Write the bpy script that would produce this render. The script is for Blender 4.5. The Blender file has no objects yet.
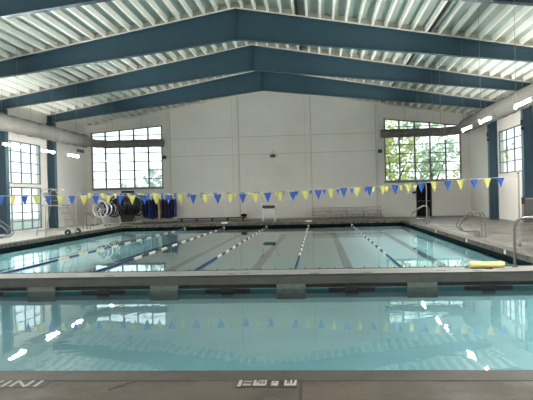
import bpy, bmesh, math, random
from mathutils import Vector, Matrix
random.seed(7)
C = bpy.context.scene.collection
PI = math.pi

# ------------------------------------------------------------------ materials
def new_mat(name):
    m = bpy.data.materials.new(name); m.use_nodes = True
    nt = m.node_tree
    for n in list(nt.nodes): nt.nodes.remove(n)
    out = nt.nodes.new('ShaderNodeOutputMaterial')
    return m, nt, out

def mat(name, col, rough=.6, metal=0., spec=.5, var=.0, vscale=6., bump=0., bscale=40., col2=None, emit=None, estr=0., stretch=None, detail=4):
    m, nt, out = new_mat(name)
    b = nt.nodes.new('ShaderNodeBsdfPrincipled')
    b.inputs['Base Color'].default_value = (*col, 1)
    b.inputs['Roughness'].default_value = rough
    b.inputs['Metallic'].default_value = metal
    b.inputs['Specular IOR Level'].default_value = spec
    tc = nt.nodes.new('ShaderNodeTexCoord'); src = tc.outputs['Object']
    if stretch:
        mp = nt.nodes.new('ShaderNodeMapping'); mp.inputs['Scale'].default_value = stretch
        nt.links.new(src, mp.inputs['Vector']); src = mp.outputs['Vector']
    c2 = col2 or tuple(max(0, c*(1-var)) for c in col)
    n = nt.nodes.new('ShaderNodeTexNoise'); n.inputs['Scale'].default_value = vscale; n.inputs['Detail'].default_value = detail
    nt.links.new(src, n.inputs['Vector'])
    r = nt.nodes.new('ShaderNodeValToRGB')
    r.color_ramp.elements[0].position = .35; r.color_ramp.elements[1].position = .65
    r.color_ramp.elements[0].color = (*c2, 1); r.color_ramp.elements[1].color = (*col, 1)
    nt.links.new(n.outputs['Fac'], r.inputs['Fac']); nt.links.new(r.outputs['Color'], b.inputs['Base Color'])
    if bump:
        n2 = nt.nodes.new('ShaderNodeTexNoise'); n2.inputs['Scale'].default_value = bscale
        bp = nt.nodes.new('ShaderNodeBump'); bp.inputs['Strength'].default_value = bump; bp.inputs['Distance'].default_value = .02
        nt.links.new(src, n2.inputs['Vector']); nt.links.new(n2.outputs['Fac'], bp.inputs['Height']); nt.links.new(bp.outputs['Normal'], b.inputs['Normal'])
    if emit:
        b.inputs['Emission Color'].default_value = (*emit, 1); b.inputs['Emission Strength'].default_value = estr
    nt.links.new(b.outputs[0], out.inputs[0])
    return m

def block_wall(name, axis, col, line, bw=.8, bh=.4):
    """painted block: faint courses, stronger joints every few courses"""
    m, nt, out = new_mat(name)
    b = nt.nodes.new('ShaderNodeBsdfPrincipled'); b.inputs['Roughness'].default_value = .75
    tc = nt.nodes.new('ShaderNodeTexCoord'); sx = nt.nodes.new('ShaderNodeSeparateXYZ'); cb = nt.nodes.new('ShaderNodeCombineXYZ')
    nt.links.new(tc.outputs['Object'], sx.inputs[0])
    nt.links.new(sx.outputs['X' if axis == 'x' else 'Y'], cb.inputs['X']); nt.links.new(sx.outputs['Z'], cb.inputs['Y'])
    br = nt.nodes.new('ShaderNodeTexBrick'); br.inputs['Scale'].default_value = 1
    br.inputs['Brick Width'].default_value = bw; br.inputs['Row Height'].default_value = bh; br.inputs['Mortar Size'].default_value = .008
    br.inputs['Color1'].default_value = (*col, 1); br.inputs['Color2'].default_value = (*[c*.975 for c in col], 1); br.inputs['Mortar'].default_value = (*line, 1)
    nt.links.new(cb.outputs[0], br.inputs['Vector'])
    n = nt.nodes.new('ShaderNodeTexNoise'); n.inputs['Scale'].default_value = .35; n.inputs['Detail'].default_value = 5
    nt.links.new(tc.outputs['Object'], n.inputs['Vector'])
    r = nt.nodes.new('ShaderNodeValToRGB'); r.color_ramp.elements[0].position = .3; r.color_ramp.elements[1].position = .7
    r.color_ramp.elements[0].color = (.9, .89, .87, 1); r.color_ramp.elements[1].color = (1, 1, 1, 1)
    nt.links.new(n.outputs['Fac'], r.inputs['Fac'])
    mx = nt.nodes.new('ShaderNodeMix'); mx.data_type = 'RGBA'; mx.blend_type = 'MULTIPLY'; mx.inputs[0].default_value = 1
    nt.links.new(br.outputs['Color'], mx.inputs[6]); nt.links.new(r.outputs['Color'], mx.inputs[7])
    nt.links.new(mx.outputs[2], b.inputs['Base Color']); nt.links.new(b.outputs[0], out.inputs[0])
    return m

def concrete(name, col, dark, rough0=.25, rough1=.7, scale=.7, spec=.4):
    m, nt, out = new_mat(name)
    b = nt.nodes.new('ShaderNodeBsdfPrincipled'); b.inputs['Specular IOR Level'].default_value = spec
    tc = nt.nodes.new('ShaderNodeTexCoord')
    n = nt.nodes.new('ShaderNodeTexNoise'); n.inputs['Scale'].default_value = scale; n.inputs['Detail'].default_value = 7; n.inputs['Roughness'].default_value = .65
    n2 = nt.nodes.new('ShaderNodeTexNoise'); n2.inputs['Scale'].default_value = 28; n2.inputs['Detail'].default_value = 4
    for x in (n, n2): nt.links.new(tc.outputs['Object'], x.inputs['Vector'])
    r = nt.nodes.new('ShaderNodeValToRGB'); r.color_ramp.elements[0].position = .32; r.color_ramp.elements[1].position = .68
    r.color_ramp.elements[0].color = (*dark, 1); r.color_ramp.elements[1].color = (*col, 1)
    nt.links.new(n.outputs['Fac'], r.inputs['Fac'])
    r2 = nt.nodes.new('ShaderNodeValToRGB'); r2.color_ramp.elements[0].position = .3; r2.color_ramp.elements[1].position = .7
    r2.color_ramp.elements[0].color = (.72, .72, .72, 1); r2.color_ramp.elements[1].color = (1.1, 1.1, 1.1, 1)
    nt.links.new(n2.outputs['Fac'], r2.inputs['Fac'])
    mx = nt.nodes.new('ShaderNodeMix'); mx.data_type = 'RGBA'; mx.blend_type = 'MULTIPLY'; mx.inputs[0].default_value = 1
    nt.links.new(r.outputs['Color'], mx.inputs[6]); nt.links.new(r2.outputs['Color'], mx.inputs[7]); nt.links.new(mx.outputs[2], b.inputs['Base Color'])
    mr = nt.nodes.new('ShaderNodeMapRange'); mr.inputs['From Min'].default_value = .35; mr.inputs['From Max'].default_value = .6
    mr.inputs['To Min'].default_value = rough0; mr.inputs['To Max'].default_value = rough1
    nt.links.new(n.outputs['Fac'], mr.inputs['Value']); nt.links.new(mr.outputs[0], b.inputs['Roughness'])
    bp = nt.nodes.new('ShaderNodeBump'); bp.inputs['Strength'].default_value = .15; bp.inputs['Distance'].default_value = .004
    nt.links.new(n2.outputs['Fac'], bp.inputs['Height']); nt.links.new(bp.outputs['Normal'], b.inputs['Normal'])
    nt.links.new(b.outputs[0], out.inputs[0])
    return m

def water(name, tint, bump, scale, stretch):
    m, nt, out = new_mat(name)
    tr = nt.nodes.new('ShaderNodeBsdfTransparent'); tr.inputs[0].default_value = (*tint, 1)
    gl = nt.nodes.new('ShaderNodeBsdfGlossy'); gl.inputs['Roughness'].default_value = .015; gl.inputs['Color'].default_value = (1, 1, 1, 1)
    fr = nt.nodes.new('ShaderNodeFresnel'); fr.inputs['IOR'].default_value = 1.333
    mx = nt.nodes.new('ShaderNodeMixShader')
    tc = nt.nodes.new('ShaderNodeTexCoord'); mp = nt.nodes.new('ShaderNodeMapping'); mp.inputs['Scale'].default_value = stretch
    nt.links.new(tc.outputs['Object'], mp.inputs[0])
    n = nt.nodes.new('ShaderNodeTexNoise'); n.inputs['Scale'].default_value = scale; n.inputs['Detail'].default_value = 2; n.inputs['Distortion'].default_value = .6
    nt.links.new(mp.outputs[0], n.inputs['Vector'])
    bp = nt.nodes.new('ShaderNodeBump'); bp.inputs['Strength'].default_value = 1; bp.inputs['Distance'].default_value = bump
    nt.links.new(n.outputs['Fac'], bp.inputs['Height'])
    nt.links.new(bp.outputs['Normal'], gl.inputs['Normal'])
    nt.links.new(fr.outputs[0], mx.inputs[0]); nt.links.new(tr.outputs[0], mx.inputs[1]); nt.links.new(gl.outputs[0], mx.inputs[2])
    nt.links.new(mx.outputs[0], out.inputs[0])
    return m

def glass(name, tint):
    m, nt, out = new_mat(name)
    tr = nt.nodes.new('ShaderNodeBsdfTransparent'); tr.inputs[0].default_value = (*tint, 1)
    gl = nt.nodes.new('ShaderNodeBsdfGlossy'); gl.inputs['Roughness'].default_value = .05
    fr = nt.nodes.new('ShaderNodeFresnel'); fr.inputs['IOR'].default_value = 1.3
    mx = nt.nodes.new('ShaderNodeMixShader')
    nt.links.new(fr.outputs[0], mx.inputs[0]); nt.links.new(tr.outputs[0], mx.inputs[1]); nt.links.new(gl.outputs[0], mx.inputs[2])
    nt.links.new(mx.outputs[0], out.inputs[0])
    return m

M = {
 'wall_far': block_wall('painted_block_far', 'x', (.69, .675, .635), (.61, .60, .56), 1.2, .6),
 'wall_side': block_wall('painted_block_side', 'y', (.72, .70, .65), (.66, .64, .60)),
 'joint': mat('wall_joint', (.36, .35, .32), .8),
 'strip': mat('wall_strip', (.62, .60, .55), .75, var=.05),
 'blue': mat('blue_steel_paint', (.022, .064, .094), .42, var=.12, vscale=1.5),
 'blue_dark': mat('blue_steel_ridge_plate', (.012, .04, .06), .6),  # darker blue of the ridge plates
 'joist': mat('joist_paint', (.82, .82, .76), .6, var=.06, vscale=2),
 'ledger': mat('ledger_paint', (.66, .66, .60), .6),
 'deckroof': mat('roof_panel', (.38, .45, .41), .45, var=.12, vscale=.6, stretch=(1, .15, 1)),
 'blocking': mat('blocking_wood', (.60, .55, .45), .7, var=.25, vscale=3),
 'black': mat('black_paint', (.012, .012, .013), .45),
 'dark': mat('dark_grey', (.04, .04, .042), .6),
 'duct': mat('fabric_duct', (.17, .165, .15), .8, var=.12, vscale=2., stretch=(1, .3, 1)),
 'duct_far': mat('fabric_duct_backlit', (.155, .145, .125), .85, var=.2, vscale=3.),  # backlit look painted in, darker than the side ducts
 'mullion': mat('window_steel', (.17, .18, .165), .5),
 'mullion2': mat('window_steel_side', (.13, .15, .16), .5),
 'glass': glass('window_glass', (.93, .97, .96)),
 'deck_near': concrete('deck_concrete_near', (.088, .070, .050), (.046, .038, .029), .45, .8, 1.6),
 'deck': concrete('deck_concrete', (.185, .165, .143), (.10, .09, .079), .25, .6, .5),
 'deck_left': concrete('deck_concrete_daylit', (.48, .45, .405), (.36, .335, .30), .35, .6, .6),  # window light put into the colour, paler than the other decks
 'coping': mat('coping_stained', (.135, .118, .09), .7, var=.85, vscale=7, bump=.4, bscale=20),
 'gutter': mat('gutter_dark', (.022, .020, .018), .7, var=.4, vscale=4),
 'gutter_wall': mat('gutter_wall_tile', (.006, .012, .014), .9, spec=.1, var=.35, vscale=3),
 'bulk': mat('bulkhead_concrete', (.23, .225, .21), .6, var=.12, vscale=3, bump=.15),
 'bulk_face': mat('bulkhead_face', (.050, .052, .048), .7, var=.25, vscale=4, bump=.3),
 'pilaster': mat('pilaster_concrete', (.085, .105, .092), .75, var=.25, vscale=9),
 'pooltile': mat('pool_wall_tile', (.06, .17, .19), .3, var=.12, vscale=8),
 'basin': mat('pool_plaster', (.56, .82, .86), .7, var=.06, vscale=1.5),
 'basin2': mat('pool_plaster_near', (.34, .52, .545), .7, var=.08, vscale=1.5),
 'laneline': mat('lane_tile', (.13, .18, .21), .6),
 'steel': mat('stainless_steel', (.20, .19, .185), .4, metal=1.),
 'alu': mat('aluminium', (.30, .29, .275), .45, metal=.6),
 'whitep': mat('white_paint', (.62, .61, .58), .45),
 'blue_flag': mat('blue_pennant', (.010, .075, .34), .55),
 'yellow_flag': mat('yellow_pennant', (.52, .50, .13), .55),
 'cord': mat('white_cord', (.55, .55, .53), .7),
 'fl_blue': mat('blue_float', (.008, .02, .12), .35),
 'fl_black': mat('black_float', (.012, .013, .018), .35),
 'fl_white': mat('white_float', (.78, .76, .70), .35),
 'fl_yellow': mat('cream_float', (.70, .56, .33), .35),
 'fl_green': mat('green_float', (.05, .09, .05), .35),
 'teal': mat('teal_seat', (.01, .20, .22), .5),
 'tube': mat('yellow_foam', (.72, .66, .28), .7, var=.12, vscale=12),
 'rubber': mat('rubber', (.02, .02, .02), .8),
 'navy': mat('navy_cloth', (.012, .02, .09), .9, var=.3, vscale=8),
 'black_cloth': mat('black_cloth', (.012, .012, .016), .9, var=.3, vscale=8),
 'blue_cloth': mat('blue_cloth', (.02, .05, .20), .9, var=.3, vscale=8),
 'beige_cloth': mat('beige_cloth', (.52, .38, .20), .9, var=.3, vscale=8),
 'white_cloth': mat('white_cloth', (.55, .53, .52), .9, var=.15, vscale=8),
 'maroon': mat('maroon_cloth', (.06, .012, .02), .9, var=.3, vscale=8),
 'door_grey': mat('door_grey', (.095, .085, .08), .5),
 'tile_white': mat('white_tile', (.78, .76, .70), .35),
 'tile_black': mat('black_tile', (.018, .018, .018), .6),
 'mark_white': mat('marking_white', (.36, .34, .29), .7, var=.35, vscale=60),
 'lamp': mat('lamp_tube', (.9, .9, .9), .4, emit=(1, .97, .92), estr=340.),
 'lampbody': mat('lamp_housing', (.62, .62, .6), .4),
 'bark': mat('bark', (.16, .12, .08), .9, var=.3, vscale=6),
 'leaf1': mat('leaf_yellow_green', (.80, .84, .30), .6, var=.35, vscale=1.2),
 'leaf2': mat('leaf_green', (.62, .72, .45), .6, var=.35, vscale=1.2),
 'leaf3': mat('leaf_pale', (.72, .78, .70), .6, var=.35, vscale=1.2),
 'grass': mat('ground_outside', (.40, .42, .30), .9, var=.2, vscale=.4),
 'path': mat('pavement_outside', (.75, .75, .72), .9, var=.1, vscale=.4),
}

# ------------------------------------------------------------------ mesh helpers
class MB:
    def __init__(s): s.v = []; s.f = []
    def box(s, x0, x1, y0, y1, z0, z1, rot=None, org=None):
        n = len(s.v)
        for z in (z0, z1):
            for x, y in ((x0, y0), (x1, y0), (x1, y1), (x0, y1)): s.v.append(Vector((x, y, z)))
        s.f += [(n, n+3, n+2, n+1), (n+4, n+5, n+6, n+7), (n, n+1, n+5, n+4), (n+1, n+2, n+6, n+5), (n+2, n+3, n+7, n+6), (n+3, n, n+4, n+7)]
        if rot is not None:
            o = Vector(org or (0, 0, 0))
            for i in range(n, n+8): s.v[i] = rot @ (s.v[i]-o) + o
        return s
    def tube(s, pts, r, seg=8, closed=False, caps=True):
        pts = [Vector(p) for p in pts]; n0 = len(s.v); N = len(pts)
        rr = r if isinstance(r, (list, tuple)) else [r]*N
        prev = None
        for i, p in enumerate(pts):
            if closed: t = pts[(i+1) % N]-pts[i-1]
            else: t = pts[min(i+1, N-1)]-pts[max(i-1, 0)]
            t.normalize()
            if prev is None:
                a = Vector((0, 0, 1)) if abs(t.z) < .9 else Vector((1, 0, 0)); u = t.cross(a).normalized()
            else:
                u = (prev - t*prev.dot(t)).normalized()
            w = t.cross(u); prev = u
            for k in range(seg):
                a = 2*PI*k/seg; s.v.append(p + (u*math.cos(a)+w*math.sin(a))*rr[i])
        for i in range(N if closed else N-1):
            a = n0+i*seg; b = n0+((i+1) % N)*seg
            for k in range(seg): k2 = (k+1) % seg; s.f.append((a+k, a+k2, b+k2, b+k))
        if caps and not closed:
            s.f.append(tuple(n0+k for k in range(seg))[::-1]); s.f.append(tuple(n0+(N-1)*seg+k for k in range(seg)))
        return s
    def prism(s, poly, axis, a0, a1):
        """poly of 2-D points swept along an axis; x: (y,z), y: (x,z), z: (x,y)"""
        n = len(s.v); k = len(poly)
        for a in (a0, a1):
            for p, q in poly:
                s.v.append(Vector({'x': (a, p, q), 'y': (p, a, q), 'z': (p, q, a)}[axis]))
        s.f.append(tuple(range(n, n+k))); s.f.append(tuple(range(n+2*k-1, n+k-1, -1)))
        for i in range(k): j = (i+1) % k; s.f.append((n+i, n+k+i, n+k+j, n+j))
        return s
    def ellipsoid(s, c, r, seg=12, rings=8):
        n = len(s.v); c = Vector(c)
        for i in range(rings+1):
            th = PI*i/rings
            for k in range(seg):
                a = 2*PI*k/seg; s.v.append(c+Vector((r[0]*math.sin(th)*math.cos(a), r[1]*math.sin(th)*math.sin(a), r[2]*math.cos(th))))
        for i in range(rings):
            for k in range(seg): k2 = (k+1) % seg; s.f.append((n+i*seg+k, n+(i+1)*seg+k, n+(i+1)*seg+k2, n+i*seg+k2))
        return s
    def data(s, name, m, smooth=False, bevel=0, nrm=True):
        me = bpy.data.meshes.new(name); me.from_pydata([tuple(v) for v in s.v], [], s.f)
        bm = bmesh.new(); bm.from_mesh(me)
        if nrm:
            bmesh.ops.remove_doubles(bm, verts=bm.verts, dist=1e-5)
            bmesh.ops.recalc_face_normals(bm, faces=bm.faces)
        if bevel: bmesh.ops.bevel(bm, geom=list(bm.edges), offset=bevel, segments=2, affect='EDGES', clamp_overlap=True)
        bm.to_mesh(me); bm.free()
        me.materials.append(m)
        if smooth:
            for p in me.polygons: p.use_smooth = True
            try: me.set_sharp_from_angle(angle=math.radians(40))
            except Exception: pass
        return me

def ob(name, mb, m, parent=None, smooth=False, bevel=0, loc=None, label=None, nrm=True):
    me = mb if isinstance(mb, bpy.types.Mesh) else mb.data(name, m, smooth, bevel, nrm)
    o = bpy.data.objects.new(name, me); C.objects.link(o)
    if parent: o.parent = parent
    if loc: o.location = loc
    if label: o['label'] = label
    return o
def tag(o, label, cat, group=None, kind=None):
    o['label'] = label; o['category'] = cat
    if group: o['group'] = group
    if kind: o['kind'] = kind
    return o
def thing(name, label, cat, loc=(0, 0, 0), rz=0, group=None):
    o = bpy.data.objects.new(name, None); C.objects.link(o); o.location = loc; o.rotation_euler = (0, 0, rz)
    o.empty_display_size = .1
    return tag(o, label, cat, group)
def struct(name, mb, m, parent=None, **k):
    o = ob(name, mb, m, parent, **k)
    if not parent: o['kind'] = 'structure'
    return o
def dup(root, loc=None, rz=None, label=None, group=None):
    r = root.copy(); C.objects.link(r)
    if loc is not None: r.location = loc
    if rz is not None: r.rotation_euler = (0, 0, rz)
    if label: r['label'] = label
    if group: r['group'] = group
    for ch in list(root.children):
        c = ch.copy(); C.objects.link(c); c.parent = r
        for g in ch.children:
            d = g.copy(); C.objects.link(d); d.parent = c
    return r
def fillet(pts, r, n=5):
    pts = [Vector(p) for p in pts]; out = [pts[0]]
    for i in range(1, len(pts)-1):
        a, b, c = pts[i-1], pts[i], pts[i+1]
        d1 = (a-b); d2 = (c-b); rr = min(r, d1.length*.49, d2.length*.49)
        p = b+d1.normalized()*rr; q = b+d2.normalized()*rr
        for k in range(n+1):
            t = k/n; out.append(p*(1-t)**2+b*2*t*(1-t)+q*t*t)
    out.append(pts[-1]); return out

# ------------------------------------------------------------------ dimensions
XL, XR, YF, YB = -15.95, 10.1, 42.0, -5.6
RX = -3.0
FR = [-5.3, .6, 6.5, 12.0, 17.6, 24.1, 30.0, 35.8]
PX0, PX1 = -11.75, 4.88
NEAR, BN, BF, PF = 5.46, 12.15, 13.1, 36.7
W1, W2 = -.26, -.27
def ftop(x): return 8.9-(.172 if x < RX else .180)*abs(x-RX)
def fbot(x): return 7.70-(.112 if x < RX else .118)*abs(x-RX)
JH = .22
def rdeck(x): return ftop(x)+.05+JH

# ------------------------------------------------------------------ floor and pools
d = MB()
d.box(XL-.3, PX0-.12, NEAR, YF+.3, -.3, 0)
o = struct('floor', d, M['deck_left'])
d = MB().box(XL-.3, XR+.3, YB-.3, NEAR-.0, -.3, 0); struct('floor_near', d, M['deck_near'])
d = MB().box(PX1+.12, XR+.3, NEAR, YF+.3, -.3, 0); struct('floor_right', d, M['deck'])
d = MB().box(PX0-.12, PX1+.12, PF+.12, YF+.3, -.3, 0); struct('floor_far', d, M['deck'])
# joints and a crack in the near deck
j = MB()
for x in (-6.0, -.17, 5.6): j.box(x-.006, x+.006, YB, 5.2, 0, .0015)
j.box(XL, XR, 5.2, 5.21, 0, .0015)
struct('floor_joint', j, M['black'])
ck = MB(); px, py = -1.36, 5.45; pts = [(px, py, .001)]
for i in range(9): px -= random.uniform(.02, .09); py -= .06; pts.append((px, py, .001))
ck.tube(pts, .004, 4); struct('floor_crack', ck, M['black'])
# joints of the right deck
j = MB()
for y in (16.5, 19.5, 22.5, 25.5, 28.5, 31.5, 34.5): j.box(PX1+.4, XR, y-.01, y+.01, 0, .0015)
j.box(PX1+.4, PX1+.42, BF, 40, 0, .0015)
struct('floor_joint', j, M['dark'])

def basin(name, y0, y1, zf, m, wm):
    b = MB(); t = .25
    if name == 'lap': b.box(PX0-t, PX1+t, y0-t, y1+t, zf-.25, zf)
    else: b.prism([(y0-t, zf-.3), (y1+t, zf-.3), (y1+t, -.47), (y1-.2, -.47), (y0-t, zf)], 'x', PX0-t, PX1+t)
    b.box(PX0-t, PX0-.06, y0-t, y1+t, zf, -.36); b.box(PX1+.06, PX1+t, y0-t, y1+t, zf, -.36)
    if name != 'lap': b.box(PX0, PX1, y0-t, y0-.02, zf, -.40)
    if name == 'lap': b.box(PX0, PX1, y1+.06, y1+t, zf, -.36)
    return struct('pool_basin', b, m)
basin('lap', BF, PF, -.60, M['basin'], None)
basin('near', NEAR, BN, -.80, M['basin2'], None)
# dark gutter faces under the deck edges
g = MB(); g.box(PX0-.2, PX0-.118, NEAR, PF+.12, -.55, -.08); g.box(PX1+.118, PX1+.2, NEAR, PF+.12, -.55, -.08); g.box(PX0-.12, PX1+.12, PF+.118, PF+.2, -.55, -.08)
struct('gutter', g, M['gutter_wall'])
def coping(name, x0, x1, y0, y1):
    c = MB().box(x0, x1, y0, y1, -.13, .012); return struct(name, c, M['coping'])
coping('trim_1', PX0-.32, PX0+.02, BF, PF+.3); coping('trim_2', PX1-.02, PX1+.32, BF, PF+.3); coping('trim_3', PX0, PX1, PF-.02, PF+.3)
coping('trim_4', PX0-.32, PX0+.02, NEAR, BN); coping('trim_5', PX1-.02, PX1+.32, NEAR, BN)
c = MB().box(PX0, PX1, NEAR-.3, NEAR+.005, -.3, .004); struct('trim_6', c, mat('near_edge', (.050, .044, .036), .6, var=.35, vscale=4))
# lane lines on the floor of the lap pool
ll = MB()
for x in (-10.1, -7.05, -4.5, -1.9, .85, 3.6):
    ll.box(x-.14, x+.14, BF+1.2, PF-1.5, -.60, -.597); ll.box(x-.45, x+.45, PF-1.6, PF-1.35, -.60, -.597)
struct('lane_marking', ll, M['laneline'])
# water
w = MB(); n = len(w.v)
def sheet(x0, x1, y0, y1, z):
    s = MB(); s.v = [Vector((x0, y0, z)), Vector((x1, y0, z)), Vector((x1, y1, z)), Vector((x0, y1, z))]; s.f = [(0, 1, 2, 3)]; return s
o = ob('pool_water', sheet(PX0-.118, PX1+.118, BF+.0, PF+.118, W1), water('lap_water', (.86, .95, .96), .00035, 2.2, (1, .55, 1)), nrm=False)
tag(o, 'calm pale blue water of the far lap pool with lane ropes', 'water', kind='stuff')
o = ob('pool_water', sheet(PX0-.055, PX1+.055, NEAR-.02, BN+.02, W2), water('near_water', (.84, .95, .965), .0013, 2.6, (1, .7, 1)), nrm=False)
tag(o, 'rippled teal water of the near pool in front of the bulkhead', 'water', kind='stuff')

# ------------------------------------------------------------------ bulkhead
t = thing('bulkhead', 'grey concrete walkway crossing between the near pool and the lap pool', 'divider', (0, BN, 0))
b = MB().box(PX0, PX1, 0, BF-BN, -.16, 0); ob('walkway', b, M['bulk'], t)
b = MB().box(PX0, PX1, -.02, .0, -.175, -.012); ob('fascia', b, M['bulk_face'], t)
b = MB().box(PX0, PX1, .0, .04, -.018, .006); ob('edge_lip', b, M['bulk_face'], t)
b = MB().box(PX0, PX1, BF-BN-.04, BF-BN, -.02, .008); ob('edge_lip', b, M['dark'], t)
b = MB().box(PX0, PX1, .07, BF-BN, -.26, -.16); ob('gutter_slot', b, M['gutter'], t)
b = MB().box(PX0, PX1, .03, BF-BN-.05, -.455, -.26); ob('tiled_wall', b, M['pooltile'], t)
b = MB().box(PX0, PX1, .03, BF-BN-.05, -1.0, -.455); ob('plaster_wall', b, M['basin2'], t)
for i in range(-3, 3):
    x = -.56+i*2.53+.0
    b = MB().box(x-.285, x+.285, -.035, .03, -.52, -.175); ob('pilaster', b, M['pilaster'], t, bevel=.006)
b = MB().box(4.3, PX1, -.035, .03, -.52, -.175); ob('pilaster', b, M['pilaster'], t, bevel=.006)
for x in (-11.9, -9.4, -6.9, -4.35, -1.82, .62, 3.22):
    if x < PX0+.2: continue
    b = MB().box(x-.45, x+.45, .010, .03, -.345, -.262); b.box(x-.125, x+.125, .004, .03, -.42, -.225)
    ob('target_cross', b, M['black'], t)
for x in [-9.6+.31*i for i in range(46)]:
    if x > PX1: break
    b = MB().tube([(x, BF-BN-.02, .0), (x, BF-BN-.02, .035)], .011, 6); ob('anchor_peg', b, M['dark'], t)
for x, y in ((-1.78, .2), (-1.5, .12), (-4.3, .2), (.95, .25), (3.1, .25), (-.1, .3), (2.4, .12)):
    b = MB().box(x-.09, x+.09, BF-BN-.5-y, BF-BN-.44-y, 0, .004); ob('drain_slot', b, M['black'], t)

# ------------------------------------------------------------------ walls
TH = .3
fz = 2.37
wl = (-15.62, -10.56); wr = (4.52, 9.56)
def tL(x): return 6.28+(x-wl[0])*.072
def tR(x): return 6.60-(x-wr[0])*.118
b = MB()
def fw(poly): b.prism(poly, 'y', YF, YF+TH)
fw([(XL, -.3), (XR, -.3), (XR, fz), (XL, fz)])
fw([(wl[1], fz), (wr[0], fz), (wr[0], rdeck(wr[0])), (RX, rdeck(RX)), (wl[1], rdeck(wl[1]))])
fw([(wl[0], tL(wl[0])), (wl[1], tL(wl[1])), (wl[1], rdeck(wl[1])), (wl[0], rdeck(wl[0]))])
fw([(wr[0], tR(wr[0])), (wr[1], tR(wr[1])), (wr[1], rdeck(wr[1])), (wr[0], rdeck(wr[0]))])
fw([(XL-.3, fz), (wl[0], fz), (wl[0], rdeck(wl[0])), (XL-.3, rdeck(XL))])
fw([(wr[1], fz), (XR+.3, fz), (XR+.3, rdeck(XR)), (wr[1], rdeck(wr[1]))])
struct('wall_far', b, M['wall_far'], nrm=False)
b = MB().prism([(XL-.3, -.3), (XR+.3, -.3), (XR+.3, rdeck(XR)), (RX, rdeck(RX)), (XL-.3, rdeck(XL))], 'y', YB-TH, YB)
struct('wall_back', b, M['wall_far'])
# raised joint strips and grooves of the far wall
b = MB()
for x in (-5.33, -.42): b.box(x-.05, x+.05, YF-.02, YF, 0, ftop(x)-.1)
for x in (-10.15, 4.1): b.box(x-.11, x+.11, YF-.07, YF, 0, ftop(x)-.1)
struct('trim_7', b, M['strip'])
b = MB()
for x in (-5.27, -.36, -10.03, 3.98): b.box(x-.028, x+.028, YF-.006, YF, 0, ftop(x)-.1)
for x in (-5.7, -.75): b.box(x-.008, x+.008, YF-.004, YF, 0, ftop(x)-.1)
for z in (4.45, 5.65):
    b.box(-10, 4, YF-.004, YF, z, z+.03)
struct('trim_8', b, M['joint'])

WINB = list(zip(FR[:-1], FR[1:]))
zt = 4.86
def side_wall(name, x0, x1, right):
    b = MB(); ys = []
    ztop = rdeck(x0 if right else x1)-.02
    for a, c in WINB: ys.append((a+.28, c-.55+(.3 if right else 0)) if right else (a+.25, c-.95))
    prev = YB-TH
    for a, c in ys:
        b.box(x0, x1, prev, a, -.3, ztop)
        b.box(x0, x1, a, c, zt, ztop)
        if right: b.box(x0, x1, a, c, -.3, 2.5)
        else: b.box(x0, x1, a, c, -.3, .06); b.box(x0, x1, a, c, 2.4, 2.57)
        prev = c
    b.box(x0, x1, prev, YF+TH, -.3, ztop)
    struct(name, b, M['wall_side']); return ys
YL = side_wall('wall_left', XL-TH, XL, False)
YR = side_wall('wall_right', XR, XR+TH, True)

wn = [0]
def window(axis, u0, u1, cols, zs, at, depth, m, topf=None, extra=None, mw=.06):
    """axis 'x': window in a wall facing y (u is X); axis 'y': in a side wall (u is Y)"""
    wn[0] += 1
    root = bpy.data.objects.new('window_%d' % wn[0], None); C.objects.link(root); root['kind'] = 'structure'
    f = MB(); g = MB()
    def bx(mb, a, c, z0, z1, d0, d1):
        if axis == 'x': mb.box(a, c, at+d0, at+d1, z0, z1)
        else: mb.box(at+d0, at+d1, a, c, z0, z1)
    for (z0, z1, rows) in zs:
        for i in range(cols+1):
            u = u0+(u1-u0)*i/cols
            zz = topf(min(max(u, u0), u1)) if topf else z1
            w_ = mw
            a = min(max(u-w_/2, u0), u1-w_)
            bx(f, a, a+w_, z0, zz, depth[0], depth[1])
        for k in range(rows+1):
            z = z0+(z1-z0)*k/rows
            h = .05 if 0 < k < rows else .07
            a = z if k < rows else z-h
            if topf and k == rows: continue
            if topf and z+h > topf(u0) and z+h > topf(u1): continue
            c0, c1 = u0, u1
            if topf:   # shorten rows that would pass above the slanting head
                if z+h > topf(u0): c0 = u0+(u1-u0)*min(1, (z+h-topf(u0))/(topf(u1)-topf(u0)))
                if z+h > topf(u1): c1 = u0+(u1-u0)*(topf(u0)-z-h)/(topf(u0)-topf(u1))
            if c1-c0 > .1: bx(f, c0, c1, a, a+h, depth[0]+.01, depth[1]-.01)
        if topf:
            for i in range(cols):
                ua, ub = u0+(u1-u0)*i/cols, u0+(u1-u0)*(i+1)/cols
                if axis == 'x': f.prism([(ua, topf(ua)-.07), (ub, topf(ub)-.07), (ub, topf(ub)), (ua, topf(ua))], 'y', at+depth[0], at+depth[1])
            n_ = len(g.v); g.v += [Vector(p) for p in ((u0, at+.1, z0), (u1, at+.1, z0), (u1, at+.1, topf(u1)), (u0, at+.1, topf(u0)))]; g.f.append((n_, n_+1, n_+2, n_+3))
        else:
            xg = at+(.1 if at > 0 else -.1); n_ = len(g.v)
            g.v += [Vector(p) for p in ((xg, u0, z0), (xg, u1, z0), (xg, u1, z1), (xg, u0, z1))]; g.f.append((n_, n_+1, n_+2, n_+3))
    ob('window_frame', f, m, root, nrm=False); ob('pane', g, M['glass'], root)
    return root
window('x', wl[0], wl[1], 5, [(fz, 6.6, 7)], YF, (.02, .12), M['mullion'], topf=tL, mw=.10)
window('x', wr[0], wr[1], 5, [(fz, 6.6, 7)], YF, (.02, .12), M['mullion'], topf=tR, mw=.10)
for (a, c) in YL: window('y', a, c, 4, [(.06, 2.4, 5), (2.57, zt, 4)], XL, (-.11, -.05), M['mullion2'], mw=.07)
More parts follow.
